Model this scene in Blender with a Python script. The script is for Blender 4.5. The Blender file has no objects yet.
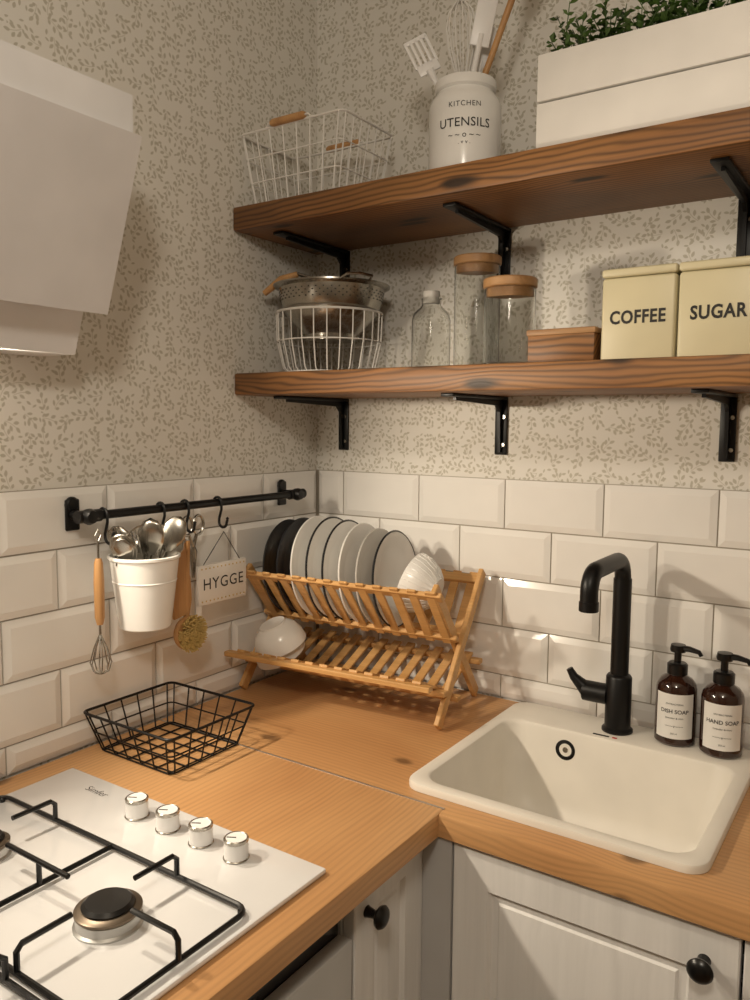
import bpy, bmesh, math, random
from mathutils import Vector, Matrix
random.seed(7)
Z0=0.9
sc=bpy.context.scene
# ---------------------------------------------------------------- materials
def lin(c):
    return tuple(((x/255)/12.92 if x/255<=0.04045 else ((x/255+0.055)/1.055)**2.4) for x in c)+(1.0,)
class NT:
    def __init__(s,name):
        m=bpy.data.materials.new(name); m.use_nodes=True
        s.m=m; s.t=m.node_tree; s.n=s.t.nodes; s.l=s.t.links
        s.b=s.n['Principled BSDF']
    def node(s,ty,**kw):
        n=s.n.new(ty)
        for k,v in kw.items(): setattr(n,k,v)
        return n
    def put(s,inp,v):
        if hasattr(v,'is_output'): s.l.new(v,inp)
        else: inp.default_value=v
    def math(s,op,a,b=None,c=None):
        n=s.node('ShaderNodeMath',operation=op)
        s.put(n.inputs[0],a)
        if b is not None: s.put(n.inputs[1],b)
        if c is not None: s.put(n.inputs[2],c)
        return n.outputs[0]
    def ramp(s,f,stops):
        n=s.node('ShaderNodeValToRGB'); s.put(n.inputs[0],f)
        e=n.color_ramp.elements
        while len(e)<len(stops): e.new(0.5)
        for i,(p,c) in enumerate(stops): e[i].position=p; e[i].color=c
        return n.outputs[0]
    def mix(s,f,a,b,bt='MIX'):
        n=s.node('ShaderNodeMix',data_type='RGBA',blend_type=bt)
        s.put(n.inputs[0],f); s.put(n.inputs[6],a); s.put(n.inputs[7],b); return n.outputs[2]
    def coord(s,scale=(1,1,1)):
        t=s.node('ShaderNodeTexCoord'); mp=s.node('ShaderNodeMapping')
        mp.inputs['Scale'].default_value=scale
        s.l.new(t.outputs['Object'],mp.inputs[0]); return mp.outputs[0]
    def comb(s,x,y):
        c=s.node('ShaderNodeCombineXYZ'); s.put(c.inputs[0],x); s.put(c.inputs[1],y); return c.outputs[0]
    def noise(s,vec,scale,detail=3,dist=0):
        n=s.node('ShaderNodeTexNoise'); s.l.new(vec,n.inputs['Vector'])
        n.inputs['Scale'].default_value=scale; n.inputs['Detail'].default_value=detail
        n.inputs['Distortion'].default_value=dist
        return n.outputs[0]
    def bump(s,h,strength=0.2,dist=0.002):
        n=s.node('ShaderNodeBump'); n.inputs['Strength'].default_value=strength
        n.inputs['Distance'].default_value=dist
        s.put(n.inputs['Height'],h); s.l.new(n.outputs[0],s.b.inputs['Normal'])
def mat(name,c,rough=0.5,metal=0,var=0.04,bump=0.0,bs=200,**kw):
    t=NT(name); c=lin(c)
    v=t.coord(); f=t.noise(v,12,2)
    lo=tuple(x*(1-var) for x in c[:3])+(1,); hi=tuple(min(1,x*(1+var)) for x in c[:3])+(1,)
    t.put(t.b.inputs['Base Color'],t.ramp(f,[(0.3,lo),(0.7,hi)]))
    t.b.inputs['Roughness'].default_value=rough; t.b.inputs['Metallic'].default_value=metal
    for k,x in kw.items(): t.b.inputs[k.replace('_',' ')].default_value=x
    if bump: t.bump(t.noise(v,bs,3),bump,0.001)
    return t.m
def wood(name,c1,c2,c3,axis='X',rough=0.45,s=1.0,fine=0.35):
    t=NT(name)
    al,cr=1.2*s,13*s
    def ax(a,c): return {'X':(a,c,c),'Y':(c,a,c),'Z':(c,c,a)}[axis]
    v=t.coord(ax(al,cr)); f=t.noise(v,1.0,6,1.2)
    col=t.ramp(f,[(0.3,lin(c1)),(0.5,lin(c2)),(0.7,lin(c3))])
    f2=t.noise(t.coord(ax(6*s,160*s)),1.0,3)
    g=t.math('MULTIPLY_ADD',f2,fine,1-fine/2)
    out=t.mix(1.0,col,g,'MULTIPLY')
    t.l.new(out,t.b.inputs['Base Color'])
    t.b.inputs['Roughness'].default_value=rough
    t.bump(f2,0.15,0.001)
    return t.m
def plank(name,c1,c2,c3,axis='X',rough=0.45,band=0.45,pitch=0.008,ku=3.2,kv=9.0,knot=0.8,blotch=1.0,fine=0.3,nv=9.0,na=26.0,ksz=1.0):
    """plain-sawn board: growth bands that bend round knots; works on top, underside and edge faces"""
    t=NT(name)
    tc=t.node('ShaderNodeTexCoord'); sp=t.node('ShaderNodeSeparateXYZ'); t.l.new(tc.outputs['Object'],sp.inputs[0])
    X,Y,Z=sp.outputs
    u,v=(X,t.math('SUBTRACT',Y,Z)) if axis=='X' else (Y,t.math('SUBTRACT',X,Z))
    n1=t.noise(t.comb(t.math('MULTIPLY',u,2.2),t.math('MULTIPLY',v,nv)),1.0,3,0.4)
    nw=t.noise(t.comb(t.math('MULTIPLY',u,5),t.math('MULTIPLY',v,5)),1.0,2)
    vo=t.node('ShaderNodeTexVoronoi',voronoi_dimensions='2D'); vo.inputs['Scale'].default_value=1
    t.l.new(t.comb(t.math('MULTIPLY_ADD',u,ku,t.math('MULTIPLY',nw,0.3)),t.math('MULTIPLY',v,kv)),vo.inputs['Vector'])
    d=vo.outputs['Distance']
    kf=t.math('MAXIMUM',t.math('SUBTRACT',1.0,t.math('MULTIPLY',d,2.4)),0.0); kf=t.math('MULTIPLY',kf,kf)
    ph=t.math('ADD',t.math('MULTIPLY',v,6.283/pitch),t.math('ADD',t.math('MULTIPLY',n1,na),t.math('MULTIPLY',kf,9.0)))
    bd=t.math('MULTIPLY_ADD',t.math('SINE',ph),0.5,0.5); bd=t.math('MULTIPLY',bd,bd)
    # band strength varies over the board
    n3=t.noise(t.comb(t.math('MULTIPLY',u,3.0),t.math('MULTIPLY',v,22.0)),1.0,4)
    bs=t.math('MULTIPLY',t.math('MULTIPLY_ADD',n3,1.6,0.2),-band)
    base=t.ramp(n1,[(0.5-0.22*blotch,lin(c1)),(0.5,lin(c2)),(0.5+0.22*blotch,lin(c3))])
    f2=t.noise(t.comb(t.math('MULTIPLY',u,9),t.math('MULTIPLY',v,260)),1.0,3)
    g=t.math('MULTIPLY',t.math('MULTIPLY_ADD',bd,bs,1.0),t.math('MULTIPLY_ADD',f2,fine,1-fine/2))
    g=t.math('MULTIPLY',g,t.math('MULTIPLY_ADD',n3,0.4*band*2,1.0-0.4*band))
    out=t.mix(1.0,base,g,'MULTIPLY')
    kc=t.node('ShaderNodeMapRange',interpolation_type='SMOOTHSTEP'); t.l.new(d,kc.inputs[0]); kc.inputs[1].default_value=0.12*ksz; kc.inputs[2].default_value=0.04*ksz
    dark=lin(tuple(int(x*0.45) for x in c1))
    out=t.mix(t.math('MULTIPLY',kc.outputs[0],knot),out,dark)
    t.l.new(out,t.b.inputs['Base Color']); t.b.inputs['Roughness'].default_value=rough
    t.bump(g,0.25,0.001)
    return t.m
def wallpaper(name,horiz):
    t=NT(name)
    tc=t.node('ShaderNodeTexCoord'); sx=t.node('ShaderNodeSeparateXYZ'); t.l.new(tc.outputs['Object'],sx.inputs[0])
    def layer(S,ox,oy,leaves,stem,rnd):
        U=t.math('MULTIPLY_ADD',sx.outputs[horiz],S,ox); W=t.math('MULTIPLY_ADD',sx.outputs[2],S,oy)
        cb=t.node('ShaderNodeCombineXYZ'); t.l.new(U,cb.inputs[0]); t.l.new(W,cb.inputs[1])
        vo=t.node('ShaderNodeTexVoronoi',voronoi_dimensions='2D'); vo.inputs['Scale'].default_value=1; vo.inputs['Randomness'].default_value=rnd
        t.l.new(cb.outputs[0],vo.inputs['Vector'])
        sp=t.node('ShaderNodeSeparateXYZ'); t.l.new(vo.outputs['Position'],sp.inputs[0])
        dx=t.math('SUBTRACT',U,sp.outputs[0]); dy=t.math('SUBTRACT',W,sp.outputs[1])
        sc_=t.node('ShaderNodeSeparateColor'); t.l.new(vo.outputs['Color'],sc_.inputs[0])
        a=t.math('MULTIPLY',sc_.outputs[0],6.283)
        ca=t.math('COSINE',a); sa=t.math('SINE',a)
        x=t.math('ADD',t.math('MULTIPLY',dx,ca),t.math('MULTIPLY',dy,sa))
        y=t.math('SUBTRACT',t.math('MULTIPLY',dy,ca),t.math('MULTIPLY',dx,sa))
        y=t.math('ADD',y,t.math('MULTIPLY',t.math('MULTIPLY',x,x),0.35))
        res=None
        for (cx,cy,an,l,w) in leaves:
            an=math.radians(an); c,s_=math.cos(an),math.sin(an)
            xr=t.math('ADD',t.math('MULTIPLY_ADD',x,c,-cx*c-cy*s_),t.math('MULTIPLY',y,s_))
            yr=t.math('ADD',t.math('MULTIPLY_ADD',y,c,cx*s_-cy*c),t.math('MULTIPLY',x,-s_))
            q=t.math('MULTIPLY',xr,1/l); q=t.math('MULTIPLY',q,q)
            h=t.math('MULTIPLY_ADD',q,-w,w)
            d=t.math('SUBTRACT',h,t.math('ABSOLUTE',yr))
            res=d if res is None else t.math('MAXIMUM',res,d)
        if stem:
            d=t.math('SUBTRACT',0.018,t.math('ABSOLUTE',y))
            d=t.math('MINIMUM',d,t.math('SUBTRACT',0.42,t.math('ABSOLUTE',x)))
            res=t.math('MAXIMUM',res,d)
        return res
    L=[(0.38,0.0,0,0.17,0.095),(0.12,0.19,42,0.17,0.09),(0.04,-0.19,-42,0.17,0.09),(-0.24,0.17,45,0.15,0.08),(-0.32,-0.14,-45,0.14,0.075)]
    r1=layer(31,0,0,L,True,0.6)
    r2=layer(40,3.3,5.1,[(0.2,0.05,20,0.2,0.09),(-0.2,-0.12,80,0.17,0.075)],False,0.9)
    r=t.math('MAXIMUM',r1,r2)
    mr=t.node('ShaderNodeMapRange',interpolation_type='SMOOTHSTEP'); t.l.new(r,mr.inputs[0])
    mr.inputs[1].default_value=-0.02; mr.inputs[2].default_value=0.03
    mx=t.node('ShaderNodeMix',data_type='RGBA'); t.l.new(mr.outputs[0],mx.inputs[0])
    mx.inputs[6].default_value=lin((229,226,219)); mx.inputs[7].default_value=lin((192,187,173))
    t.l.new(mx.outputs[2],t.b.inputs['Base Color']); t.b.inputs['Roughness'].default_value=0.7
    return t.m
M={}
M['paperL']=wallpaper('wallpaper_left',1); M['paperB']=wallpaper('wallpaper_back',0)
M['plain']=mat('painted_plaster',(222,216,204),0.8)
M['plain2']=mat('painted_plaster_beige',(160,150,136),0.8)
M['floor']=wood('floor_laminate',(120,90,62),(150,115,80),(165,130,92),'Y')
M['tile']=mat('glazed_tile',(240,238,234),0.14,var=0.02,Coat_Weight=0.2)
M['grout']=mat('grout',(168,160,147),0.9)
CT=((180,130,84),(200,152,102),(212,167,117))
M['ctopX']=plank('oak_countertop_x',*CT,'X',0.4,0.13,0.010,2.2,5.0,0.7,1.1,0.28,4.0,44.0,0.6)
M['ctopY']=plank('oak_countertop_y',*CT,'Y',0.4,0.13,0.010,2.2,5.0,0.7,1.1,0.28,4.0,44.0,0.6)
M['shelf']=plank('stained_pine',(104,68,36),(140,95,53),(164,117,70),'X',0.5,0.55,0.0095,3.2,11.0,0.97,1.0,0.5,6.0,36.0,1.25)
M['bamboo']=wood('bamboo',(190,142,84),(204,158,100),(216,170,114),'X',0.45,1.5)
M['lwood']=wood('light_wood',(170,124,78),(188,142,92),(200,154,102),'Z',0.5,2)
M['lid']=wood('lid_wood',(146,108,70),(164,124,82),(178,138,94),'X',0.5,2)
M['cab']=wood('white_cabinet_woodgrain',(228,227,225),(237,236,234),(243,242,240),'Z',0.42,1.0,0.14)
M['gap']=mat('dark_gap',(28,26,24),0.8)
M['filler']=mat('grey_filler',(190,189,188),0.5)
M['black']=mat('black_metal',(16,16,17),0.4,0.3,bump=0.05)
M['blackgloss']=mat('black_enamel',(12,12,13),0.28)
M['white']=mat('white_enamel',(238,237,236),0.35)
M['hood']=mat('white_hood_enamel',(218,216,217),0.3)
M['hood2']=mat('white_hood_trim',(228,227,228),0.3)
M['glassW']=mat('white_glass',(230,230,231),0.12,var=0.01,Coat_Weight=0.5)
M['steel']=mat('brushed_steel',(178,174,166),0.25,1.0)
M['alu']=mat('aluminium',(200,200,198),0.35,0.9)
M['wire']=mat('white_wire',(232,230,226),0.4)
M['sink']=mat('white_granite',(232,227,217),0.42,bump=0.15,bs=900)
M['ceram']=mat('white_ceramic',(240,239,236),0.2)
M['grey']=mat('grey_ceramic',(196,193,188),0.25)
M['dark']=mat('dark_stoneware',(34,36,40),0.25)
M['ink']=mat('black_print',(30,28,26),0.6)
M['tin']=mat('cream_yellow_tin',(208,199,166),0.4)
M['amber']=mat('amber_bottle',(48,26,18),0.12,Coat_Weight=0.6)
M['label']=mat('paper_label',(232,230,226),0.6)
M['leaf']=mat('plant_leaf',(66,92,38),0.45,var=0.5)
M['red']=mat('red_mark',(190,50,40),0.5); M['brass']=mat('burner_metal',(120,108,94),0.35,0.8)
M['pink']=mat('whitewashed_board',(234,231,226),0.6)
M['bristle']=mat('bristles',(205,180,115),0.8)
M['oven']=mat('oven_glass',(22,22,24),0.15); M['ovenp']=mat('oven_panel',(196,196,194),0.3)
g=NT('clear_glass'); g.b.inputs['Transmission Weight'].default_value=1; g.b.inputs['Roughness'].default_value=0.02
g.b.inputs['IOR'].default_value=1.25; g.put(g.b.inputs['Base Color'],g.ramp(g.noise(g.coord(),5),[(0,(0.96,0.97,0.96,1)),(1,(0.99,0.99,0.98,1))])); M['glass']=g.m
e=NT('led_lamp'); e.b.inputs['Emission Color'].default_value=(1,0.85,0.65,1); e.b.inputs['Emission Strength'].default_value=6; M['led']=e.m
# ---------------------------------------------------------------- builder
I4=Matrix.Identity(4)
def TR(x,y,z): return Matrix.Translation((x,y,z))
def RX(a): return Matrix.Rotation(math.radians(a),4,'X')
def RY(a): return Matrix.Rotation(math.radians(a),4,'Y')
def RZ(a): return Matrix.Rotation(math.radians(a),4,'Z')
class B:
    def __init__(s,name): s.name=name; s.V=[]; s.F=[]; s.MI=[]; s.ms=[]; s.T=I4
    def add(s,vs,fs,m,T=None):
        T=s.T@(T if T is not None else I4); o=len(s.V)
        s.V+=[T@Vector(v) for v in vs]; s.F+=[tuple(i+o for i in f) for f in fs]
        if m not in s.ms: s.ms.append(m)
        s.MI+=[s.ms.index(m)]*len(fs)
    def box(s,lo,hi,m,bev=0,T=None,seg=2):
        bm=bmesh.new(); bmesh.ops.create_cube(bm,size=1)
        c=[(lo[i]+hi[i])/2 for i in range(3)]; d=[abs(hi[i]-lo[i]) for i in range(3)]
        for v in bm.verts: v.co=Vector([c[i]+v.co[i]*d[i] for i in range(3)])
        if bev: bmesh.ops.bevel(bm,geom=list(bm.edges),offset=min(bev,min(d)*0.45),segments=seg,profile=0.5,affect='EDGES')
        bm.verts.index_update(); s.add([v.co[:] for v in bm.verts],[tuple(v.index for v in f.verts) for f in bm.faces],m,T); bm.free()
    def bar(s,p,q,w,t,m,up=(0,0,1),bev=0.0015):
        p=Vector(p); q=Vector(q); z=(q-p); L=z.length; z.normalize()
        x=Vector(up).cross(z); 
        if x.length<1e-4: x=Vector((1,0,0))
        x.normalize(); y=z.cross(x)
        R=Matrix((x,y,z)).transposed().to_4x4(); R.translation=p
        s.box((-w/2,-t/2,0),(w/2,t/2,L),m,bev,R,1)
    def tube(s,path,r,m,n=8,closed=False,T=None):
        P=[Vector(p) for p in path]; k=len(P)
        rs=r if isinstance(r,(list,tuple)) else [r]*k
        tans=[]
        for i in range(k):
            a=P[(i-1)%k] if (closed or i>0) else P[i]; b=P[(i+1)%k] if (closed or i<k-1) else P[i]
            t=(b-a); t.normalize(); tans.append(t)
        t0=tans[0]; nrm=t0.orthogonal().normalized()
        vs=[];fs=[]
        for i in range(k):
            t=tans[i]; nrm=(nrm-t*nrm.dot(t)); 
            if nrm.length<1e-6: nrm=t.orthogonal()
            nrm.normalize(); bi=t.cross(nrm)
            for j in range(n):
                a=2*math.pi*j/n; vs.append(P[i]+(nrm*math.cos(a)+bi*math.sin(a))*rs[i])
        for i in range(k if closed else k-1):
            i2=(i+1)%k
            for j in range(n):
                j2=(j+1)%n; fs.append((i*n+j,i*n+j2,i2*n+j2,i2*n+j))
        if not closed:
            fs.append(tuple(range(n-1,-1,-1))); fs.append(tuple((k-1)*n+j for j in range(n)))
        s.add(vs,fs,m,T)
    def lathe(s,prof,m,T=None,n=32,sc=(1,1)):
        vs=[];fs=[];R=[]
        for (r,z) in prof:
            if r<1e-6: R.append([len(vs)]); vs.append((0,0,z))
            else:
                R.append(list(range(len(vs),len(vs)+n)))
                vs+=[(r*math.cos(2*math.pi*j/n)*sc[0],r*math.sin(2*math.pi*j/n)*sc[1],z) for j in range(n)]
        for a,b in zip(R,R[1:]):
            if len(a)==1 and len(b)==1: continue
            for j in range(n):
                j2=(j+1)%n
                if len(a)==1: fs.append((a[0],b[j2],b[j]))
                elif len(b)==1: fs.append((a[j],a[j2],b[0]))
                else: fs.append((a[j],a[j2],b[j2],b[j]))
        s.add(vs,fs,m,T)
    def cyl(s,r,z0,z1,m,T=None,n=24,bev=0.001):
        s.lathe([(0,z0),(r-bev,z0),(r,z0+bev),(r,z1-bev),(r-bev,z1),(0,z1)],m,T,n)
    def prism(s,poly,axis,a,b,m,T=None):
        k=len(poly)
        def P(p,h):
            return {'X':(h,p[0],p[1]),'Y':(p[0],h,p[1]),'Z':(p[0],p[1],h)}[axis]
        vs=[P(p,a) for p in poly]+[P(p,b) for p in poly]
        fs=[(i,(i+1)%k,k+(i+1)%k,k+i) for i in range(k)]+[tuple(range(k-1,-1,-1)),tuple(range(k,2*k))]
        s.add(vs,fs,m,T)
    def loft(s,loops,m,cap0=False,cap1=False,T=None):
        n=len(loops[0]); vs=[p for l in loops for p in l]; fs=[]
        for i in range(len(loops)-1):
            for j in range(n):
                j2=(j+1)%n; fs.append((i*n+j,i*n+j2,(i+1)*n+j2,(i+1)*n+j))
        if cap0: fs.append(tuple(range(n-1,-1,-1)))
        if cap1: fs.append(tuple((len(loops)-1)*n+j for j in range(n)))
        s.add(vs,fs,m,T)
    def text(s,body,size,fn,m,bold=0.0,font_sp=1.0):
        cu=bpy.data.curves.new('t','FONT'); cu.body=body; cu.size=size; cu.align_x='CENTER'; cu.align_y='CENTER'
        cu.offset=bold*size; cu.space_character=font_sp; cu.resolution_u=3
        ob=bpy.data.objects.new('t',cu); sc.collection.objects.link(ob)
        dg=bpy.context.evaluated_depsgraph_get(); me=bpy.data.meshes.new_from_object(ob.evaluated_get(dg))
        s.add([fn(v.co.x,v.co.y) for v in me.vertices],[tuple(p.vertices) for p in me.polygons],m)
        bpy.data.objects.remove(ob); bpy.data.meshes.remove(me)
    def build(s,loc=(0,0,0),rz=0,parent=None,ang=35,fix=True):
        me=bpy.data.meshes.new(s.name); me.from_pydata([v[:] for v in s.V],[],s.F)
        for m in s.ms: me.materials.append(M[m])
        me.polygons.foreach_set('material_index',s.MI)
        if fix:
            bm=bmesh.new(); bm.from_mesh(me); bmesh.ops.recalc_face_normals(bm,faces=bm.faces); bm.to_mesh(me); bm.free()
        me.polygons.foreach_set('use_smooth',[True]*len(me.polygons))
        me.set_sharp_from_angle(angle=math.radians(ang)); me.update()
        ob=bpy.data.objects.new(s.name,me); sc.collection.objects.link(ob)
        if parent: ob.parent=parent; ob.location=loc
        else: ob.location=(loc[0],loc[1],loc[2]+Z0)
        ob.rotation_euler=(0,0,math.radians(rz))
        return ob
def arc(c,r,a0,a1,n,pl='XY'):
    out=[]
    for i in range(n+1):
        a=math.radians(a0+(a1-a0)*i/n); u,v=r*math.cos(a),r*math.sin(a)
        out.append({'XY':(c[0]+u,c[1]+v,c[2]),'YZ':(c[0],c[1]+u,c[2]+v),'XZ':(c[0]+u,c[1],c[2]+v)}[pl])
    return out
def rrect(x0,x1,y0,y1,r,z,n=5):
    p=[]
    for (cx,cy,a) in ((x1-r,y1-r,0),(x0+r,y1-r,90),(x0+r,y0+r,180),(x1-r,y0+r,270)):
        p+=arc((cx,cy,z),r,a,a+90,n)
    return p
# ---------------------------------------------------------------- room shell
RX1,RY1,CH=2.3,-3.0,1.6
b=B('wall_left'); b.box((-0.12,RY1-0.12,-0.9),(0,0.12,CH),'paperL'); b.build()
b=B('wall_back'); b.box((0.0,0,-0.9),(RX1,0.12,CH),'paperB'); b.build()
b=B('wall_right'); b.box((RX1,RY1-0.12,-0.9),(RX1+0.12,0.12,CH),'plain2'); b.build()
b=B('wall_front'); b.box((0,RY1-0.12,-0.9),(RX1,RY1,CH),'plain2'); b.build()
b=B('floor'); b.box((-0.12,RY1-0.12,-1.0),(RX1+0.12,0.12,-0.9),'floor'); b.build()
b=B('ceiling'); b.box((-0.12,RY1-0.12,CH),(RX1+0.12,0.12,CH+0.1),'plain'); b.build()
# ---------------------------------------------------------------- tiles
TT=0.447
def tiles(name,fn,length,off0,off1):
    b=B(name)
    vs=[fn(u,n,z) for n in (0.0005,0.002) for (u,z) in ((0.0,0.0005),(length,0.0005),(length,TT),(0.0,TT))]
    b.add(vs,[(0,1,2,3),(4,5,6,7),(0,1,5,4),(1,2,6,5),(2,3,7,6),(3,0,4,7)],'grout')
    row=0; z1=TT
    while z1>0.01:
        z0=max(z1-0.1,0.0); off=off0 if row%2==0 else off1
        u=off-0.2
        while u<length:
            a=max(u+0.0013,0.010); c=min(u+0.2-0.0013,length)
            if c-a>0.012:
                zz0=z0+0.0013; zz1=z1-0.0013
                i=min(0.012,(c-a)*0.4,(zz1-zz0)*0.4)
                o=[(a,zz0),(c,zz0),(c,zz1),(a,zz1)]; q=[(a+i,zz0+i),(c-i,zz0+i),(c-i,zz1-i),(a+i,zz1-i)]
                v=[fn(x,0.001,z) for x,z in o]+[fn(x,0.0045,z) for x,z in o]+[fn(x,0.0085,z) for x,z in q]
                f=[(8,9,10,11)]+[(j,(j+1)%4,4+(j+1)%4,4+j) for j in range(4)]+[(4+j,4+(j+1)%4,8+(j+1)%4,8+j) for j in range(4)]
                b.add(v,f,'tile')
            u+=0.2
        z1-=0.1; row+=1
    return b.build(ang=10)
tiles('wall_tiles_back',lambda u,n,z:(u,-n,z),1.6,0.08,0.18)
tiles('wall_tiles_left',lambda u,n,z:(n,-u,z),1.9,0.19,0.09)
# ---------------------------------------------------------------- countertop
TH=0.036
def edgeprof(x0,x1):
    r=0.005; return [(x0,-TH),(x1-0.002,-TH),(x1,-TH+0.002),(x1,-r),(x1-r*0.3,-r*0.3),(x1-r,0),(x0,0)]
CX=0.620
b=B('countertop')
for lo,hi in (((0.012,-0.4895,-TH),(0.545,-0.012,0)),((0.545,-0.4895,-TH),(CX,-0.452,0)),((0.545,-0.045,-TH),(0.955,-0.012,0)),((0.955,-0.452,-TH),(1.6,-0.012,0))):
    b.box(lo,hi,'ctopX')
b.prism([(-y,z) for y,z in edgeprof(0.452,0.507)],'X',CX,1.6,'ctopX')
b.build()
b=B('countertop'); b.prism(edgeprof(0.012,CX),'Y',-0.4915,-1.9,'ctopY')
b.box((0.012,-0.4920,-TH),(CX,-0.4890,0.0012),'alu'); b.build()
# ---------------------------------------------------------------- cabinets
def door(b,w,h,T,fr=0.055,m='cab'):
    def L(i,y): return [(i,y,i),(w-i,y,i),(w-i,y,h-i),(i,y,h-i)]
    b.loft([L(0,0.018),L(0,0.002),L(0.002,0),L(fr,0),L(fr+0.004,0.007),L(fr+0.014,0.007),L(fr+0.017,0.004),L(fr+0.042,0.0005)],m,True,True,T)
def knob(b,T,m='blackgloss'):
    b.lathe([(0,0),(0.008,0),(0.007,0.003),(0.0055,0.012),(0.008,0.016),(0.014,0.020),(0.0155,0.024),(0.013,0.028),(0.007,0.031),(0,0.032)],m,T@RX(90),24)
b=B('sink_cabinet')
b.box((0.61,-0.478,-0.88),(0.628,-0.03,-0.185),'cab'); b.box((1.58,-0.478,-0.88),(1.598,-0.03,-0.037),'cab')
b.box((0.628,-0.478,-0.80),(1.58,-0.03,-0.78),'cab'); b.box((0.628,-0.478,-0.07),(1.58,-0.470,-0.04),'gap')
b.box((0.61,-0.46,-0.9),(1.598,-0.44,-0.80),'cab')
for x0,x1 in ((0.640,1.020),(1.024,1.38),(1.384,1.59)): door(b,x1-x0,0.735,TR(x0,-0.498,-0.776))
knob(b,TR(0.981,-0.498,-0.082)); knob(b,TR(1.063,-0.498,-0.082))
b.build()
b=B('base_cabinet')
b.box((0.03,-0.674,-0.80),(0.57,-0.505,-0.037),'cab'); b.box((0.575,-0.506,-0.80),(0.590,-0.492,-0.037),'cab')
b.box((0.591,-0.500,-0.88),(0.638,-0.482,-0.037),'filler')
b.box((0.40,-0.674,-0.9),(0.54,-0.505,-0.80),'cab')
door(b,0.166,0.735,TR(0.591,-0.672,-0.776)@RZ(90),0.042)
knob(b,TR(0.591,-0.645,-0.085)@RZ(90))
b.build()
b=B('base_cabinet'); b.box((0.03,-1.89,-0.80),(0.57,-1.295,-0.037),'cab'); b.box((0.40,-1.89,-0.9),(0.54,-1.295,-0.80),'cab')
door(b,0.58,0.73,TR(0.591,-1.885,-0.776)@RZ(90)); knob(b,TR(0.591,-1.33,-0.085)@RZ(90)); b.build()
b=B('built_in_oven')
b.box((0.03,-1.288,-0.66),(0.56,-0.682,-0.04),'gap'); b.box((0.56,-1.286,-0.62),(0.574,-0.684,-0.058),'oven',0.003)
b.box((0.574,-1.286,-0.655),(0.596,-0.684,-0.100),'ovenp',0.003); b.box((0.596,-1.20,-0.60),(0.598,-0.77,-0.22),'oven',0.001); b.box((0.57,-1.286,-0.78),(0.594,-0.684,-0.662),'cab',0.002)
b.box((0.05,-1.28,-0.9),(0.5,-0.69,-0.66),'cab')
b.tube([(0.596,-1.22,-0.15),(0.63,-1.22,-0.15),(0.63,-0.78,-0.15),(0.596,-0.78,-0.15)],0.006,'steel')
b.build()
# ---------------------------------------------------------------- sink
b=B('kitchen_sink')
o=(0.532,0.972,-0.466,-0.028); ii=(0.554,0.950,-0.444,-0.125)
def rl(o,i,r,z): return rrect(o[0]+i,o[1]-i,o[2]+i,o[3]-i,r,z,6)
b.loft([rl(o,0.0,0.03,0.0005),rl(o,0.0,0.03,0.008),rl(o,0.0015,0.029,0.011),rl(o,0.005,0.026,0.0125),rl(ii,-0.004,0.04,0.0125),rl(ii,0,0.036,0.0105),rl(ii,0.003,0.035,0.004),rl(ii,0.014,0.045,-0.115),rl(ii,0.024,0.05,-0.143),rl(ii,0.045,0.05,-0.158),rl(ii,0.08,0.04,-0.163),rl(ii,0.12,0.03,-0.165)],'sink',False,True)
b.lathe([(0,0),(0.042,0),(0.044,0.002),(0.038,0.004),(0.03,0.0015),(0,0.001)],'steel',TR(0.75,-0.285,-0.1650))
b.lathe([(0.018,0.0),(0.018,0.003),(0.013,0.004),(0.0105,0.001),(0,0.0008)],'black',TR(0.667,-0.1285,-0.024)@RX(86))
b.cyl(0.005,0,0.004,'steel',TR(0.667,-0.1285,-0.024)@RX(86),12)
b.build()
b=B('maker_plate'); b.box((0,0,0),(0.028,0.004,0.0008),'ink'); b.box((0.034,0,0),(0.042,0.004,0.0008),'red'); b.build((0.712,-0.119,0.0128))
# ---------------------------------------------------------------- faucet
b=B('sink_mixer_tap')
b.lathe([(0,0),(0.027,0),(0.027,0.004),(0.0225,0.008),(0.0225,0.098),(0.020,0.102),(0.0158,0.104),(0.0158,0.275)],'black',None,32)
path=[(0,0,0.26),(0,0,0.275)]+[(0,-0.036+0.036*math.cos(math.radians(a)),0.275+0.036*math.sin(math.radians(a))) for a in range(10,91,10)]
path+=[(0,-0.145+0.03*math.cos(math.radians(a)),0.281+0.03*math.sin(math.radians(a))) for a in range(90,181,10)]
path+=[(0,-0.175,0.258)]
b.tube(path,0.0142,'black',20); b.cyl(0.0155,0.250,0.266,'black',TR(0,-0.175,0))
b.cyl(0.0185,0.0,0.045,'black',TR(-0.018,0,0.062)@RY(-90),28)
b.tube([(-0.055,0,0.062),(-0.066,-0.004,0.072),(-0.080,-0.008,0.086),(-0.088,-0.010,0.100)],[0.016,0.012,0.008,0.006],'black',14)
b.build((0.742,-0.077,0.0128))
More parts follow.
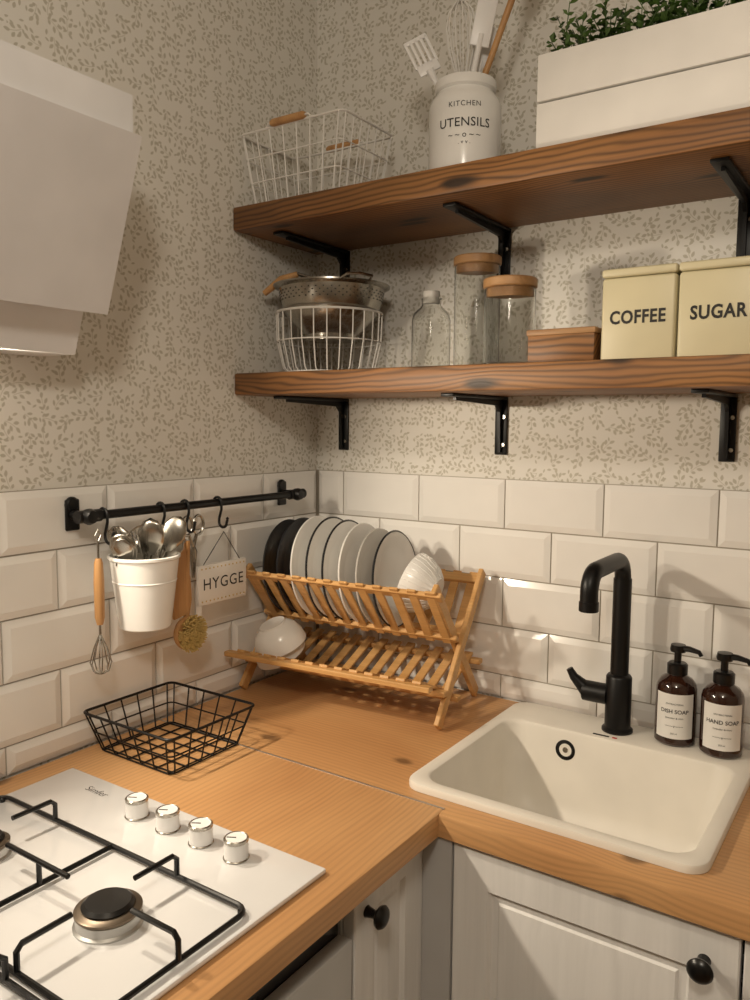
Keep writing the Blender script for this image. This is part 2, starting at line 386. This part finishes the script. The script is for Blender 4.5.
# ---------------------------------------------------------------- soap bottles
def soap(loc,word,rz):
    b=B('soap_dispenser_bottle')
    R=0.0335
    b.lathe([(0,0),(R-0.004,0),(R,0.004),(R,0.095),(R-0.002,0.104),(R-0.008,0.112),(0.016,0.118),(0.014,0.121),(0.014,0.128)],'amber',None,36)
    b.lathe([(0.016,0.119),(0.017,0.120),(0.017,0.136),(0.014,0.139),(0.006,0.140),(0.006,0.157),(0.0125,0.158),(0.0135,0.162),(0.012,0.170),(0,0.171)],'blackgloss',None,24)
    b.tube([(0,0,0.164),(0.02,-0.005,0.166),(0.036,-0.009,0.164),(0.040,-0.010,0.158)],[0.006,0.005,0.004,0.0035],'blackgloss',10)
    a0=math.radians(-80); Rl=R+0.0006
    n=14; am=0.98
    vs=[(Rl*math.cos(a0-am+2*am*i/n),Rl*math.sin(a0-am+2*am*i/n),z) for z in (0.015,0.092) for i in range(n+1)]
    b.add(vs,[(i,i+1,n+2+i,n+1+i) for i in range(n)],'label')
    f=lambda zc:(lambda x,y:((Rl+0.0005)*math.cos(a0+x/Rl),(Rl+0.0005)*math.sin(a0+x/Rl),zc+y))
    b.text(word,0.0094,f(0.062),'ink',0.012); b.text('ANTIBACTERIAL',0.004,f(0.075),'ink'); b.text('lavender & mint',0.0045,f(0.051),'ink')
    b.text('250 ml',0.004,f(0.024),'ink')
    for k in range(-3,4):
        b.text('v' if k==0 else '~',0.0075,(lambda q:(lambda x,y:f(0.037)(x+q*0.0042,y)))(k),'ink')
    b.build(loc,rz,fix=False)
soap((0.838,-0.067,0.0128),'DISH SOAP',0); soap((0.914,-0.074,0.0128),'HAND SOAP',2)
# ---------------------------------------------------------------- gas hob
b=B('gas_hob'); b.T=TR(0.008,-0.003,0)
b.box((0.066,-1.300,0.0005),(0.574,-0.717,0.008),'glassW',0.003)
for x in (0.277,0.340,0.403,0.466):
    T=TR(x,-0.764,0)
    b.cyl(0.0168,0.008,0.0105,'steel',T); b.lathe([(0.0155,0.0105),(0.0152,0.0305)],'white',T,28)
    b.lathe([(0.0152,0.0305),(0.0158,0.031),(0.0158,0.0345),(0.0145,0.0358),(0.0132,0.0352)],'steel',T,28)
    b.lathe([(0.0132,0.0352),(0.0125,0.0346),(0,0.0346)],'white',T,28)
    b.box((-0.0008,-0.012,0.0345),(0.0008,0.0,0.0352),'ink',0,T@RZ(-60))
def burner(x,y,r):
    T=TR(x,y,0.008)
    b.lathe([(0,0),(r*1.08,0),(r*1.08,0.002),(r,0.004),(r*0.97,0.013),(r*0.9,0.015),(0,0.015)],'alu',T,36)
    b.lathe([(r*0.93,0.015),(r*1.04,0.016),(r*1.04,0.0185),(r*0.9,0.021),(0,0.0215)],'brass',T,36)
    b.lathe([(r*0.80,0.021),(r*0.82,0.023),(r*0.70,0.0265),(0,0.0275)],'blackgloss',T,36)
burner(0.444,-0.940,0.035); burner(0.204,-0.940,0.027); burner(0.444,-1.165,0.027); burner(0.204,-1.165,0.045)
for (y0,y1) in ((-1.048,-0.842),(-1.270,-1.060)):
    rr=0.0033; z=0.014; zt=0.042
    b.tube(rrect(0.080,0.560,y0,y1,0.016,z,4),rr,'blackgloss',8,True)
    for yy in (y0,y1):
        d=1 if yy==y0 else -1
        for x in (0.204,0.444):
            b.tube([(x,yy,z),(x,yy,zt-0.006),(x,yy+d*0.006,zt),(x,yy+d*0.062,zt)],rr,'blackgloss')
    ym=(y0+y1)/2
    b.tube([(0.560,ym,z),(0.560,ym,zt-0.006),(0.554,ym,zt),(0.49,ym,zt)],rr,'blackgloss')
    b.tube([(0.080,ym,z),(0.080,ym,zt-0.006),(0.086,ym,zt),(0.13,ym,zt)],rr,'blackgloss')
    b.tube([(0.324,y0,z),(0.324,y1,z)],rr,'blackgloss')
    b.tube([(0.26,ym,zt),(0.38,ym,zt)],rr,'blackgloss'); b.tube([(0.324,ym,z),(0.324,ym,zt)],rr,'blackgloss')
    for x in (0.085,0.553):
        for y in (y0+0.005,y1-0.005): b.cyl(0.004,0.0075,z,'blackgloss',TR(x,y,0),10,0.0005)
b.text('Simfer',0.018,lambda x,y:(0.17+x,-0.750+y,0.0084),'ink',-0.01)
b.build()
# ---------------------------------------------------------------- hood
b=B('range_hood')
b.prism([(0.002,0.656),(0.088,0.656),(0.112,0.722),(0.134,0.726),(0.212,0.945),(0.231,0.951),(0.231,1.003),(0.002,1.003)],'Y',-1.288,-0.705,'hood2')
b.prism([(0.154,0.712),(0.238,0.950),(0.222,0.956),(0.138,0.718)],'Y',-1.30,-0.695,'hood')
b.box((0.002,-1.16,1.003),(0.18,-0.95,1.598),'hood2',0.002)
for y in (-0.85,-1.15): b.cyl(0.024,0.6535,0.6558,'led',TR(0.045,y,0))
b.build()
# ---------------------------------------------------------------- shelves
def shelf(zt,th,leg,xs):
    b=B('wall_shelf')
    b.box((0.002,-0.274,zt-th),(1.75,-0.004,zt),'shelf',0.004)
    zb=zt-th
    for x in xs:
        b.box((x-0.013,-0.006,zb-leg),(x+0.013,-0.0005,zb-0.0005),'black',0.0015)
        b.box((x-0.013,-0.228,zb-0.0065),(x+0.013,-0.0005,zb-0.0005),'black',0.0015)
        b.prism([(-0.006,zb-0.006),(-0.2,zb-0.006),(-0.2,zb-0.012),(-0.03,zb-0.018),(-0.018,zb-0.03),(-0.012,zb-leg+0.005),(-0.006,zb-leg+0.005)],'X',x-0.003,x+0.003,'black')
        for dz in (0.04,leg-0.02): b.cyl(0.004,0,0.003,'steel',TR(x+0.007,-0.006,zb-dz)@RX(90),10,0.0005)
    b.build()
shelf(0.980,0.046,0.155,(0.080,0.466,0.900,1.45)); shelf(0.654,0.044,0.115,(0.079,0.468,0.888,1.45))
ZU,ZL=0.980,0.654
# ---------------------------------------------------------------- wire baskets
def wbasket(name,w0,d0,w1,d1,h,nx,ny,levels,r,rr,m,loc,rz=0,handle=False,rc=0.012):
    b=B(name)
    def at(t):
        w=w0+(w1-w0)*t; d=d0+(d1-d0)*t; return w/2,d/2,(h*t+rr)
    for i,t in enumerate(levels):
        w,d,z=at(t); b.tube(rrect(-w,w,-d,d,rc,z,4),rr if t in(1,) else r,m,8,True)
    for i in range(nx):
        f=-0.92+1.84*i/(nx-1)
        for s_ in (-1,1):
            w,d,z=at(0); w2,d2,z2=at(1); b.tube([(f*w,s_*d,z),(f*w2,s_*d2,z2)],r,m,6)
        w,d,z=at(0); b.tube([(f*w,-d,z),(f*w,d,z)],r,m,6)
    for i in range(ny):
        f=-0.9+1.8*i/(ny-1)
        for s_ in (-1,1):
            w,d,z=at(0); w2,d2,z2=at(1); b.tube([(s_*w,f*d,z),(s_*w2,f*d2,z2)],r,m,6)
        w,d,z=at(0); b.tube([(-w,f*d,z),(w,f*d,z)],r,m,6)
    if handle:
        w,d,z=at(1)
        for s_ in (-1,1):
            b.tube([(-0.055,s_*d,z),(-0.05,s_*(d+0.004),z+0.006),(0.05,s_*(d+0.004),z+0.006),(0.055,s_*d,z)],0.002,m,6)
            b.tube([(-0.042,s_*(d+0.004),z+0.006),(-0.036,s_*(d+0.004),z+0.006),(0.036,s_*(d+0.004),z+0.006),(0.042,s_*(d+0.004),z+0.006)],[0.005,0.0072,0.0072,0.005],'lwood',12)
    return b.build(loc,rz)
wbasket('black_wire_basket',0.175,0.155,0.215,0.195,0.066,6,6,(0,0.5,1),0.0014,0.0024,'black',(0.127,-0.565,0.0))
wbasket('white_wire_basket',0.205,0.145,0.255,0.170,0.140,8,7,(0,0.33,0.66,1),0.0014,0.0024,'wire',(0.131,-0.168,ZU),0,True)
b=B('round_wire_basket')
ring=lambda R,z,n=40:[(R*math.cos(2*math.pi*i/n),R*math.sin(2*math.pi*i/n),z) for i in range(n)]
for R,z,r_ in ((0.088,0.003,0.0022),(0.106,0.065,0.0014),(0.108,0.122,0.0024),(0.045,0.003,0.0016)): b.tube(ring(R,z),r_,'wire',6,True)
for i in range(26):
    a=2*math.pi*i/26; c,s_=math.cos(a),math.sin(a)
    b.tube([(0,0,0.003),(0.086*c,0.086*s_,0.003),(0.094*c,0.094*s_,0.012),(0.106*c,0.106*s_,0.065),(0.108*c,0.108*s_,0.122)],0.0013,'wire',6)
b.build((0.146,-0.145,ZL))
b=B('steel_colander')
pr=[(0,0.0),(0.05,0.0),(0.052,0.012),(0.06,0.018),(0.083,0.040),(0.096,0.058),(0.104,0.080),(0.107,0.102),(0.119,0.106),(0.119,0.109),(0.105,0.106),(0.101,0.080),(0.094,0.060),(0.080,0.042),(0.058,0.02),(0,0.016)]
b.lathe(pr,'steel',None,48)
for k in range(4):
    for i in range(44):
        a=2*math.pi*(i+0.5*(k%2))/44; z=0.078+0.0055*k; R=0.1035+0.0032*(z-0.08)/0.022
        b.cyl(0.0014,0,0.0012,'ink',TR(R*math.cos(a),R*math.sin(a),z)@RZ(math.degrees(a))@RY(90),6,0.0003)
for s_ in (0,180):
    b.tube([(0.115,-0.03,0.107),(0.134,-0.026,0.112),(0.140,0,0.114),(0.134,0.026,0.112),(0.115,0.03,0.107)],0.003,'steel',8,False,RZ(s_-30))
b.build((0.150,-0.143,ZL+0.068))
b=B('wooden_handled_ladle')
b.tube([(0.05,0.02,0.085),(0.0,-0.015,0.118),(-0.06,-0.04,0.135)],[0.002,0.003,0.004],'steel',8)
b.tube([(-0.06,-0.04,0.135),(-0.09,-0.055,0.125),(-0.125,-0.068,0.098)],[0.006,0.008,0.006],'lwood',10)
b.build((0.155,-0.145,ZL+0.066))
# ---------------------------------------------------------------- glass storage
b=B('glass_bottle'); 
b.lathe([(0,0.0),(0.034,0),(0.037,0.004),(0.037,0.095),(0.034,0.108),(0.022,0.120),(0.0185,0.124),(0.0185,0.134),(0.021,0.136),(0.0175,0.138),(0.0165,0.122),(0.021,0.116),(0.033,0.105),(0.0355,0.094),(0.0355,0.006),(0,0.004)],'glass',None,40)
b.cyl(0.016,0.126,0.150,'grey'); b.build((0.380,-0.135,ZL))
def gjar(loc,R,H):
    b=B('glass_storage_jar')
    b.lathe([(0,0),(R-0.003,0),(R,0.004),(R,H-0.004),(R-0.001,H),(R-0.002,H-0.002),(R-0.002,0.006),(0,0.004)],'glass',None,44)
    b.cyl(R-0.004,H-0.016,H+0.0005,'lid'); b.cyl(R+0.002,H+0.0008,H+0.017,'lid',None,40,0.002)
    b.build(loc)
gjar((0.450,-0.085,ZL),0.043,0.197); gjar((0.564,-0.185,ZL),0.044,0.131)
b=B('wooden_box'); 
b.box((0.0,0,0),(0.112,0.09,0.05),'shelf',0.002); b.box((-0.002,-0.002,0.046),(0.114,0.092,0.056),'lid',0.002); b.build((0.614,-0.222,ZL))
def tin(x,word):
    b=B('storage_tin')
    b.box((0,0,0),(0.112,0.112,0.128),'tin',0.005,None,3); b.box((-0.001,-0.001,0.129),(0.113,0.113,0.142),'tin',0.004,None,3)
    b.text(word,0.0275,lambda x,y:(0.056+x*0.84,-0.0007,0.066+y),'ink',0.028,1.08)
    b.build((x,-0.217,ZL),fix=False)
tin(0.734,'COFFEE'); tin(0.8495,'SUGAR'); tin(0.965,'TEA')
# ---------------------------------------------------------------- crock with utensils
b=B('utensil_crock'); R=0.063; Q=0.95
b.lathe([(r,z*Q) for r,z in [(0,0),(R-0.006,0),(R-0.001,0.004),(R,0.012),(R,0.128),(R-0.004,0.140),(R-0.012,0.150),(R-0.014,0.154),(R-0.010,0.158),(R-0.009,0.170),(R-0.011,0.174),(R-0.015,0.172),(R-0.017,0.155),(R-0.008,0.130),(R-0.006,0.01),(0,0.008)]],'ceram',None,48)
a0=math.radians(-63)
f=lambda zc:(lambda x,y:((R+0.0006)*math.cos(a0+x/R),(R+0.0006)*math.sin(a0+x/R),zc+y))
b.text('KITCHEN',0.0120,f(0.110),'ink',0.0,1.15); b.text('UTENSILS',0.0205,f(0.080),'ink',0.004,1.05)
b.text('~ ~ o ~ ~',0.014,f(0.060),'ink'); b.text('. v v .',0.010,f(0.048),'ink')
CK=(0.466,-0.175,ZU); b.build(CK,fix=False)
def along(base,tip):
    base=Vector(base); tip=Vector(tip); z=(tip-base).normalized(); y=Vector((0.55,-0.83,0)); x=y.cross(z).normalized(); y=z.cross(x)
    R_=Matrix((x,y,z)).transposed().to_4x4(); R_.translation=base; return R_
b=B('slotted_spatula'); b.T=along((0.025,0.01,0.02),(-0.078,-0.035,0.235)); L=0.245
b.tube([(0,0,0),(0,0,L-0.06)],0.005,'white',10)
b.tube([(0,0,L-0.07),(0,0,L-0.05)],[0.005,0.008],'white',10)
b.box((-0.020,-0.002,L-0.055),(0.020,0.002,L-0.035),'white',0.002)
for k in range(5): b.box((-0.022+k*0.0096,-0.002,L-0.040),(-0.0165+k*0.0096,0.002,L+0.008),'white',0.001)
b.box((-0.022,-0.002,L+0.004),(0.022,0.002,L+0.012),'white',0.002); b.build(CK)
b=B('balloon_whisk'); b.T=along((0.0,0.0,0.02),(-0.005,-0.01,0.25)); b.tube([(0,0,0),(0,0,0.14)],0.006,'steel',10)
for k in range(6):
    a=math.pi*k/6; c,s_=math.cos(a),math.sin(a)
    b.tube([(c*0.026*u,s_*0.026*u,z) for u,z in ((0.1,0.13),(0.5,0.165),(0.9,0.205),(1,0.235),(0.8,0.262),(0.3,0.278),(-0.3,0.278),(-0.8,0.262),(-1,0.235),(-0.9,0.205),(-0.5,0.165),(-0.1,0.13))],0.0011,'wire',6)
b.build(CK)
b=B('silicone_spoon'); b.T=along((-0.02,0.01,0.02),(0.040,0.02,0.30)); b.tube([(0,0,0),(0,0,0.20)],0.005,'white',10)
b.lathe([(0,-0.04),(0.011,-0.032),(0.017,-0.012),(0.018,0.01),(0.014,0.03),(0,0.040)],'white',TR(0,0,0.215),20,(1,0.28)); b.build(CK)
b=B('silicone_turner'); b.T=along((-0.01,-0.02,0.02),(0.048,-0.01,0.30)); b.tube([(0,0,0),(0,0,0.22)],0.005,'white',10)
b.box((-0.017,-0.002,0.20),(0.017,0.002,0.28),'white',0.002); b.build(CK)
b=B('wooden_spoon'); b.T=along((-0.03,0.0,0.02),(0.096,0.0,0.31)); b.tube([(0,0,0),(0,0,0.33)],[0.005,0.006],'lwood',12)
b.lathe([(0,-0.03),(0.013,-0.02),(0.02,0.0),(0.017,0.02),(0,0.03)],'lwood',TR(0,0,0.355),20,(1,0.3)); b.build(CK)
# ---------------------------------------------------------------- planter
b=B('wooden_planter_box')
X0,X1,Y0_,Y1_=0.0,0.62,0.0,0.18
for z0,z1 in ((0.001,0.0745),(0.0775,0.148)):
    b.box((X0,Y0_,z0),(X1,Y0_+0.014,z1),'pink',0.002); b.box((X0,Y1_-0.014,z0),(X1,Y1_,z1),'pink',0.002)
    b.box((X0,Y0_+0.0145,z0),(X0+0.014,Y1_-0.0145,z1),'pink',0.002); b.box((X1-0.014,Y0_+0.0145,z0),(X1,Y1_-0.0145,z1),'pink',0.002)
b.box((0.014,0.014,0.004),(X1-0.014,Y1_-0.014,0.125),'gap'); b.build((0.630,-0.248,ZU))
b=B('potted_greenery')
for k in range(360):
    x=random.uniform(0.03,0.59); y=random.uniform(0.025,0.15); zt=random.uniform(0.155,0.222); dx=random.uniform(-0.03,0.03); dy=random.uniform(-0.045,0.03)
    P=[Vector((x,y,0.126)),Vector((x+dx*0.4,y+dy*0.4,0.13+(zt-0.13)*0.6)),Vector((x+dx,y+dy,zt))]
    b.tube(P,0.0008,'leaf',4)
    for i in range(15):
        t=random.uniform(0.15,1.0); p=P[0].lerp(P[2],t); a=random.uniform(0,6.28); el=random.uniform(-0.3,0.9)
        d=Vector((math.cos(a)*math.cos(el),math.sin(a)*math.cos(el),math.sin(el))); s_=d.cross(Vector((0,0,1))).normalized(); l=random.uniform(0.010,0.018); w=l*0.34
        up=s_.cross(d)*0.002
        b.add([p,p+d*l*0.5+s_*w+up,p+d*l,p+d*l*0.5-s_*w+up,p+d*l*0.5-up],[(0,1,4),(1,2,4),(2,3,4),(3,0,4)],'leaf')
b.build((0.630,-0.248,ZU),fix=False)
# ---------------------------------------------------------------- rail
XR,ZR=0.050,0.402
b=B('hanging_rail')
b.tube([(XR,-0.660,ZR),(XR,-0.120,ZR)],0.0075,'black',14)
for y in (-0.665,-0.140):
    b.lathe([(0,0),(0.013,0),(0.013,0.003),(0.010,0.006),(0,0.006)],'black',TR(0.0105,y,ZR+0.017)@RY(90),20)
    b.box((0.0095,y-0.013,ZR-0.026),(0.0155,y+0.013,ZR+0.026),'black',0.005,None,3)
    b.lathe([(0.008,0.0),(0.008,0.03),(0.012,0.034),(0.0135,0.043),(0.010,0.052),(0,0.054)],'black',TR(0.0155,y,ZR)@RY(90),20)
b.tube([(XR,-0.683,ZR),(XR,-0.640,ZR)],[0.0105,0.0105],'black',16); b.tube([(XR,-0.160,ZR),(XR,-0.113,ZR)],[0.0105,0.0105],'black',16)
b.build()
def hook(y,drop=0.045,name='s_hook'):
    b=B(name); r=0.0105
    p=arc((XR,y,ZR),r,200,0,9,'XZ')+[(XR+r,y,ZR-0.012),(XR+0.004,y,ZR-drop+0.014)]
    c=(XR+0.004+0.010,y,ZR-drop+0.008); p+=arc(c,0.010,180,360,8,'XZ')+[(c[0]+0.012,y,c[2]+0.006)]
    b.tube(p,0.0026,'black',8); b.lathe([(0,-0.0035),(0.0035,0),(0,0.0035)],'black',TR(c[0]+0.012,y,c[2]+0.008),10); b.build()
for y in (-0.633,-0.512,-0.455,-0.372): hook(y)
b=B('cutlery_bucket')
BX,BY,BZ=0.078,-0.573,0.206
b.lathe([(0,0),(0.041,0),(0.043,0.002),(0.0575,0.118),(0.060,0.120),(0.060,0.124),(0.057,0.125),(0.055,0.120),(0.041,0.004),(0,0.003)],'ceram',None,40)
b.lathe([(0.0525,0.080),(0.0540,0.081),(0.0530,0.083)],'ceram',None,40)
b.tube([(0,-0.058,0.113)]+[(0,-0.056*math.cos(math.radians(a)),0.113+0.062*math.sin(math.radians(a))) for a in range(15,166,15)]+[(0,0.058,0.113)],0.0017,'steel',6)
b.build((BX,BY,BZ))
def cut(kind,p,q,m='steel',k=1.0):
    b=B(kind); b.T=along(p,q); L=(Vector(q)-Vector(p)).length
    b.box((-0.003,-0.001,0),(0.003,0.001,L-0.04),m,0.0006)
    if 'spoon' in kind:
        b.lathe([(0,-0.024*k),(0.008*k,-0.018*k),(0.0145*k,-0.004*k),(0.0145*k,0.008*k),(0.009*k,0.019*k),(0,0.023*k)],m,TR(0,0,L-0.02),20,(1,0.25))
    elif 'fork' in kind:
        b.box((-0.011,-0.001,L-0.045),(0.011,0.001,L-0.028),m,0.0008)
        for i in range(4): b.box((-0.011+i*0.0063,-0.001,L-0.03),(-0.008+i*0.0063,0.001,L+0.004),m,0.0008)
    else: b.box((-0.008,-0.0012,L-0.08),(0.008,0.0012,L),m,0.001)
    b.build((BX,BY,BZ))
for i in range(18):
    kk=('table_spoon','dinner_fork','serving_spoon')[i%3]
    r1=random.uniform(0.025,0.058); e=6.283*i/18+random.uniform(-0.3,0.3)
    cut(kk,(-0.02*math.cos(e),-0.02*math.sin(e),0.02),(r1*0.6*math.cos(e)+0.004,r1*1.3*math.sin(e),random.uniform(0.140,0.178)),'steel',1.45 if kk[0]=='s' else 1.1)
b=B('hanging_whisk'); hx=XR+0.018
b.tube([(0,0,0.215),(0,0.006,0.225),(0,0,0.235),(0,-0.006,0.225),(0,0,0.215)],0.0012,'steel',6)
b.tube([(0,0,0.078),(0,0,0.09),(0,0,0.15),(0,0,0.180),(0,0,0.187)],[0.005,0.008,0.0085,0.007,0.005],'lwood',14)
b.tube([(0,0,0.185),(0,0,0.216)],0.002,'steel',8)
b.tube([(0,0,0.05),(0,0,0.08)],0.0022,'steel',8)
for k in range(4):
    a=math.pi*k/4; c,s_=math.cos(a),math.sin(a)
    b.tube([(c*0.017*u,s_*0.017*u,z) for u,z in ((0.1,0.06),(0.6,0.04),(1,0.015),(0.7,0.0),(0,-0.005),(-0.7,0.0),(-1,0.015),(-0.6,0.04),(-0.1,0.06))],0.0011,'steel',6)
b.build((hx,-0.658,0.147))
b=B('wooden_spatula'); b.prism([(-0.020,0),(0.016,0.006),(0.021,0.03),(0.019,0.07),(0.010,0.105),(0.006,0.16),(-0.006,0.16),(-0.010,0.105),(-0.019,0.07),(-0.022,0.03)],'X',-0.003,0.003,'lwood')
b.tube([(0,0,0.158),(0,0.004,0.165),(0,0,0.172),(0,-0.004,0.165),(0,0,0.158)],0.001,'wire',6); b.build((XR+0.014,-0.478,0.200))
b=B('dish_brush'); b.tube([(-0.004,0,0.04),(-0.002,0,0.10),(0,0.002,0.19)],[0.006,0.005,0.0045],'lwood',10)
b.lathe([(0,-0.006),(0.030,-0.006),(0.032,0.0),(0.030,0.005),(0,0.006)],'lwood',TR(0,0,0.02)@RY(90),24)
for i in range(620):
    a=random.uniform(0,6.283); q=random.uniform(0.0,1)**0.6
    b.tube([(0.004,0.028*q*math.cos(a),0.02+0.028*q*math.sin(a)),(0.014+random.uniform(0,0.003),0.035*q*math.cos(a),0.02+0.035*q*math.sin(a))],0.0012,'bristle',4)
b.build((XR+0.016,-0.466,0.150))
b=B('kitchen_scissors')
for s_ in (-1,1):
    b.tube([(0,s_*0.014+0.013*math.cos(q),0.10+0.018*math.sin(q)) for q in [i*math.pi/8 for i in range(16)]],0.0028,'steel',8,True)
    b.tube([(0,s_*0.010,0.084),(0,-s_*0.004,0.05),(0,-s_*0.002,0.0)],[0.003,0.005,0.001],'steel',8)
b.build((XR-0.012,-0.425,0.262),0)
b=B('hanging_sign')
b.box((0,-0.064,0),(0.008,0.064,0.076),'pink',0.002)
b.tube([(0.004,-0.05,0.074),(0.010,0.0,0.135),(0.004,0.05,0.074)],0.0009,'ink',6)
b.text('HYGGE',0.031,lambda x,y:(0.0086,x,0.038+y),'ink',0.0,1.1)
for i in range(12):
    for s_ in (0.007,0.069): b.cyl(0.0018,0,0.0008,'bristle',TR(0.0078,-0.056+i*0.0102,s_)@RY(90),6,0.0002)
b.build((XR+0.006,-0.372,0.212),0,fix=False)
# ---------------------------------------------------------------- dish rack
b=B('bamboo_dish_rack')
W=0.43; zt=0.262; yh=0.103
for x in (-W,0.0):
    o=0.006 if x==0 else -0.006
    b.bar((x-o,-yh,zt),(x-o,yh+0.004,0.008),0.022,0.010,'bamboo',(1,0,0)); 
    b.bar((x+o,yh,zt),(x+o,-yh-0.004,0.008),0.022,0.010,'bamboo',(1,0,0))
def lp(s_,z):
    t=(zt-z)/zt; return (0,s_*(yh-2*yh*t),z)
for s_ in (-1,1):
    for z,t in ((0.248,0.016),(0.155,0.012)):
        p=lp(s_,z); off=s_*0.010
        b.bar((-W-0.008,p[1]+off*0.5,z-0.003),(0.008,p[1]+off*0.5,z-0.003),0.020 if z>0.2 else 0.014,0.010,'bamboo',(0,-s_*0.62,0.78))
    for k in range(12):
        x=-0.414+0.036*k; p=lp(s_,0.256); q=lp(s_,0.142)
        b.bar((x+0.004,p[1]+s_*0.011,p[2]),(x+0.004,q[1]+s_*0.011,q[2]),0.018,0.005,'bamboo',(0,s_,0.3),0.001)
def seg(p,q,xs,w=0.018,t=0.006):
    for x in xs: b.bar((x,p[0],p[1]),(x,q[0],q[1]),w,t,'bamboo',(0,0,1) if abs(p[1]-q[1])<abs(p[0]-q[0]) else (0,1,0),0.001)
xs=[-0.408+0.0325*k for k in range(13)]
seg((-0.148,0.100),(-0.02,0.047),xs); seg((-0.02,0.047),(0.10,0.092),xs)
for (y,z) in ((-0.150,0.092),(-0.083,0.064),(-0.02,0.037),(0.09,0.080)): b.bar((-W-0.012,y,z),(0.012,y,z),0.018,0.010,'bamboo',(0,0,1))
RK=(0.452,-0.137,0.0); rk=5.3
b.build(RK,rk)
Mr=TR(*RK)@RZ(rk)
def plate(x,r,m,tilt=0,rim=None,z=0.250):
    b=B('dinner_plate')
    T=RZ(rk)@RY(90+tilt)
    p=[(0,0.0),(r*0.6,0.0),(r*0.64,0.002),(r*0.72,0.006),(r*0.985,0.013),(r,0.015),(r*0.985,0.0165),(r*0.7,0.0095),(r*0.6,0.005),(0,0.004)]
    b.lathe(p,m,T,56)
    if rim: b.lathe([(r*0.970,0.0166),(r*0.988,0.0172),(r*1.006,0.0152),(r*0.99,0.0125)],rim,T,56)
    w=Mr@Vector((x,0.0,z)); b.build(w[:])
pl=[(0.099,'dark',None),(0.102,'dark',None),(0.105,'ceram',None),(0.105,'ceram','dark'),(0.103,'ceram','dark'),(0.101,'ceram',None),(0.097,'grey',None),(0.096,'ceram','dark')]
for k,(r,m,rim) in enumerate(pl): plate(-0.403+0.036*k,r,m,-5,rim,0.152+r)
def bowl(b,T,r,m,rib=False):
    p=[(0,0),(r*0.5,0),(r*0.52,0.004),(r*0.78,r*0.28),(r*0.95,r*0.62),(r,r*0.95),(r*0.97,r*0.955),(r*0.91,r*0.64),(r*0.74,r*0.32),(r*0.45,0.008),(0,0.007)]
    b.lathe(p,m,T,48)
    if rib:
        for i in range(30):
            a=2*math.pi*i/30
            b.tube([(r*q*math.cos(a)*1.003,r*q*math.sin(a)*1.003,r*h) for q,h in ((0.56,0.06),(0.78,0.28),(0.95,0.62),(1.0,0.9))],0.0008,m,5,False,T)
b=B('ceramic_bowl'); bowl(b,RZ(rk)@RY(-72),0.060,'ceram',True)
w=Mr@Vector((-0.048,0.0,0.230)); b.build(w[:])
TB=RZ(-20)@RX(-152); ax=TB.to_3x3()@Vector((0,0,1))
w=Mr@Vector((-0.376,-0.090,0.128)); b=B('ceramic_bowl'); bowl(b,TB,0.054,'ceram'); b.build(w[:])
w=w-ax*0.026+Vector((0.014,0.004,0)); b=B('ceramic_bowl'); bowl(b,RZ(-28)@RX(-156),0.054,'ceram'); b.build(w[:])
# ---------------------------------------------------------------- lights
def light(name,ty,loc,e,col,aim=None,**kw):
    l=bpy.data.lights.new(name,ty); l.energy=e; l.color=col
    for k,v in kw.items(): setattr(l,k,v)
    o=bpy.data.objects.new(name,l); o.location=(loc[0],loc[1],loc[2]+Z0); sc.collection.objects.link(o)
    if aim: o.rotation_euler=Vector(aim).to_track_quat('-Z','Y').to_euler()
    return o
warm=(1.0,0.86,0.67)
for y in (-0.85,-1.15): light('hood_lamp','SPOT',(0.07,y,0.635),14.0,warm,(0.75,0.5,-0.40),shadow_soft_size=0.025,spot_size=math.radians(125),spot_blend=0.6)
light('ceiling_lamp','POINT',(1.15,-1.65,1.24),24,(1.0,0.89,0.74),shadow_soft_size=0.10)
w=bpy.data.worlds.new('World'); sc.world=w; w.use_nodes=True; w.node_tree.nodes['Background'].inputs[0].default_value=(0.5,0.45,0.4,1); w.node_tree.nodes['Background'].inputs[1].default_value=0.3
# ---------------------------------------------------------------- camera
cam=bpy.data.cameras.new('camera'); co=bpy.data.objects.new('camera',cam); sc.collection.objects.link(co)
cam.lens=799/1000*36; cam.sensor_width=36; cam.clip_start=0.01
co.location=(1.154,-1.468,0.556+Z0)
co.rotation_euler=(RZ(34)@RX(84.5)@RZ(0.45)).to_euler()
sc.camera=co
sc.view_settings.view_transform='Standard'
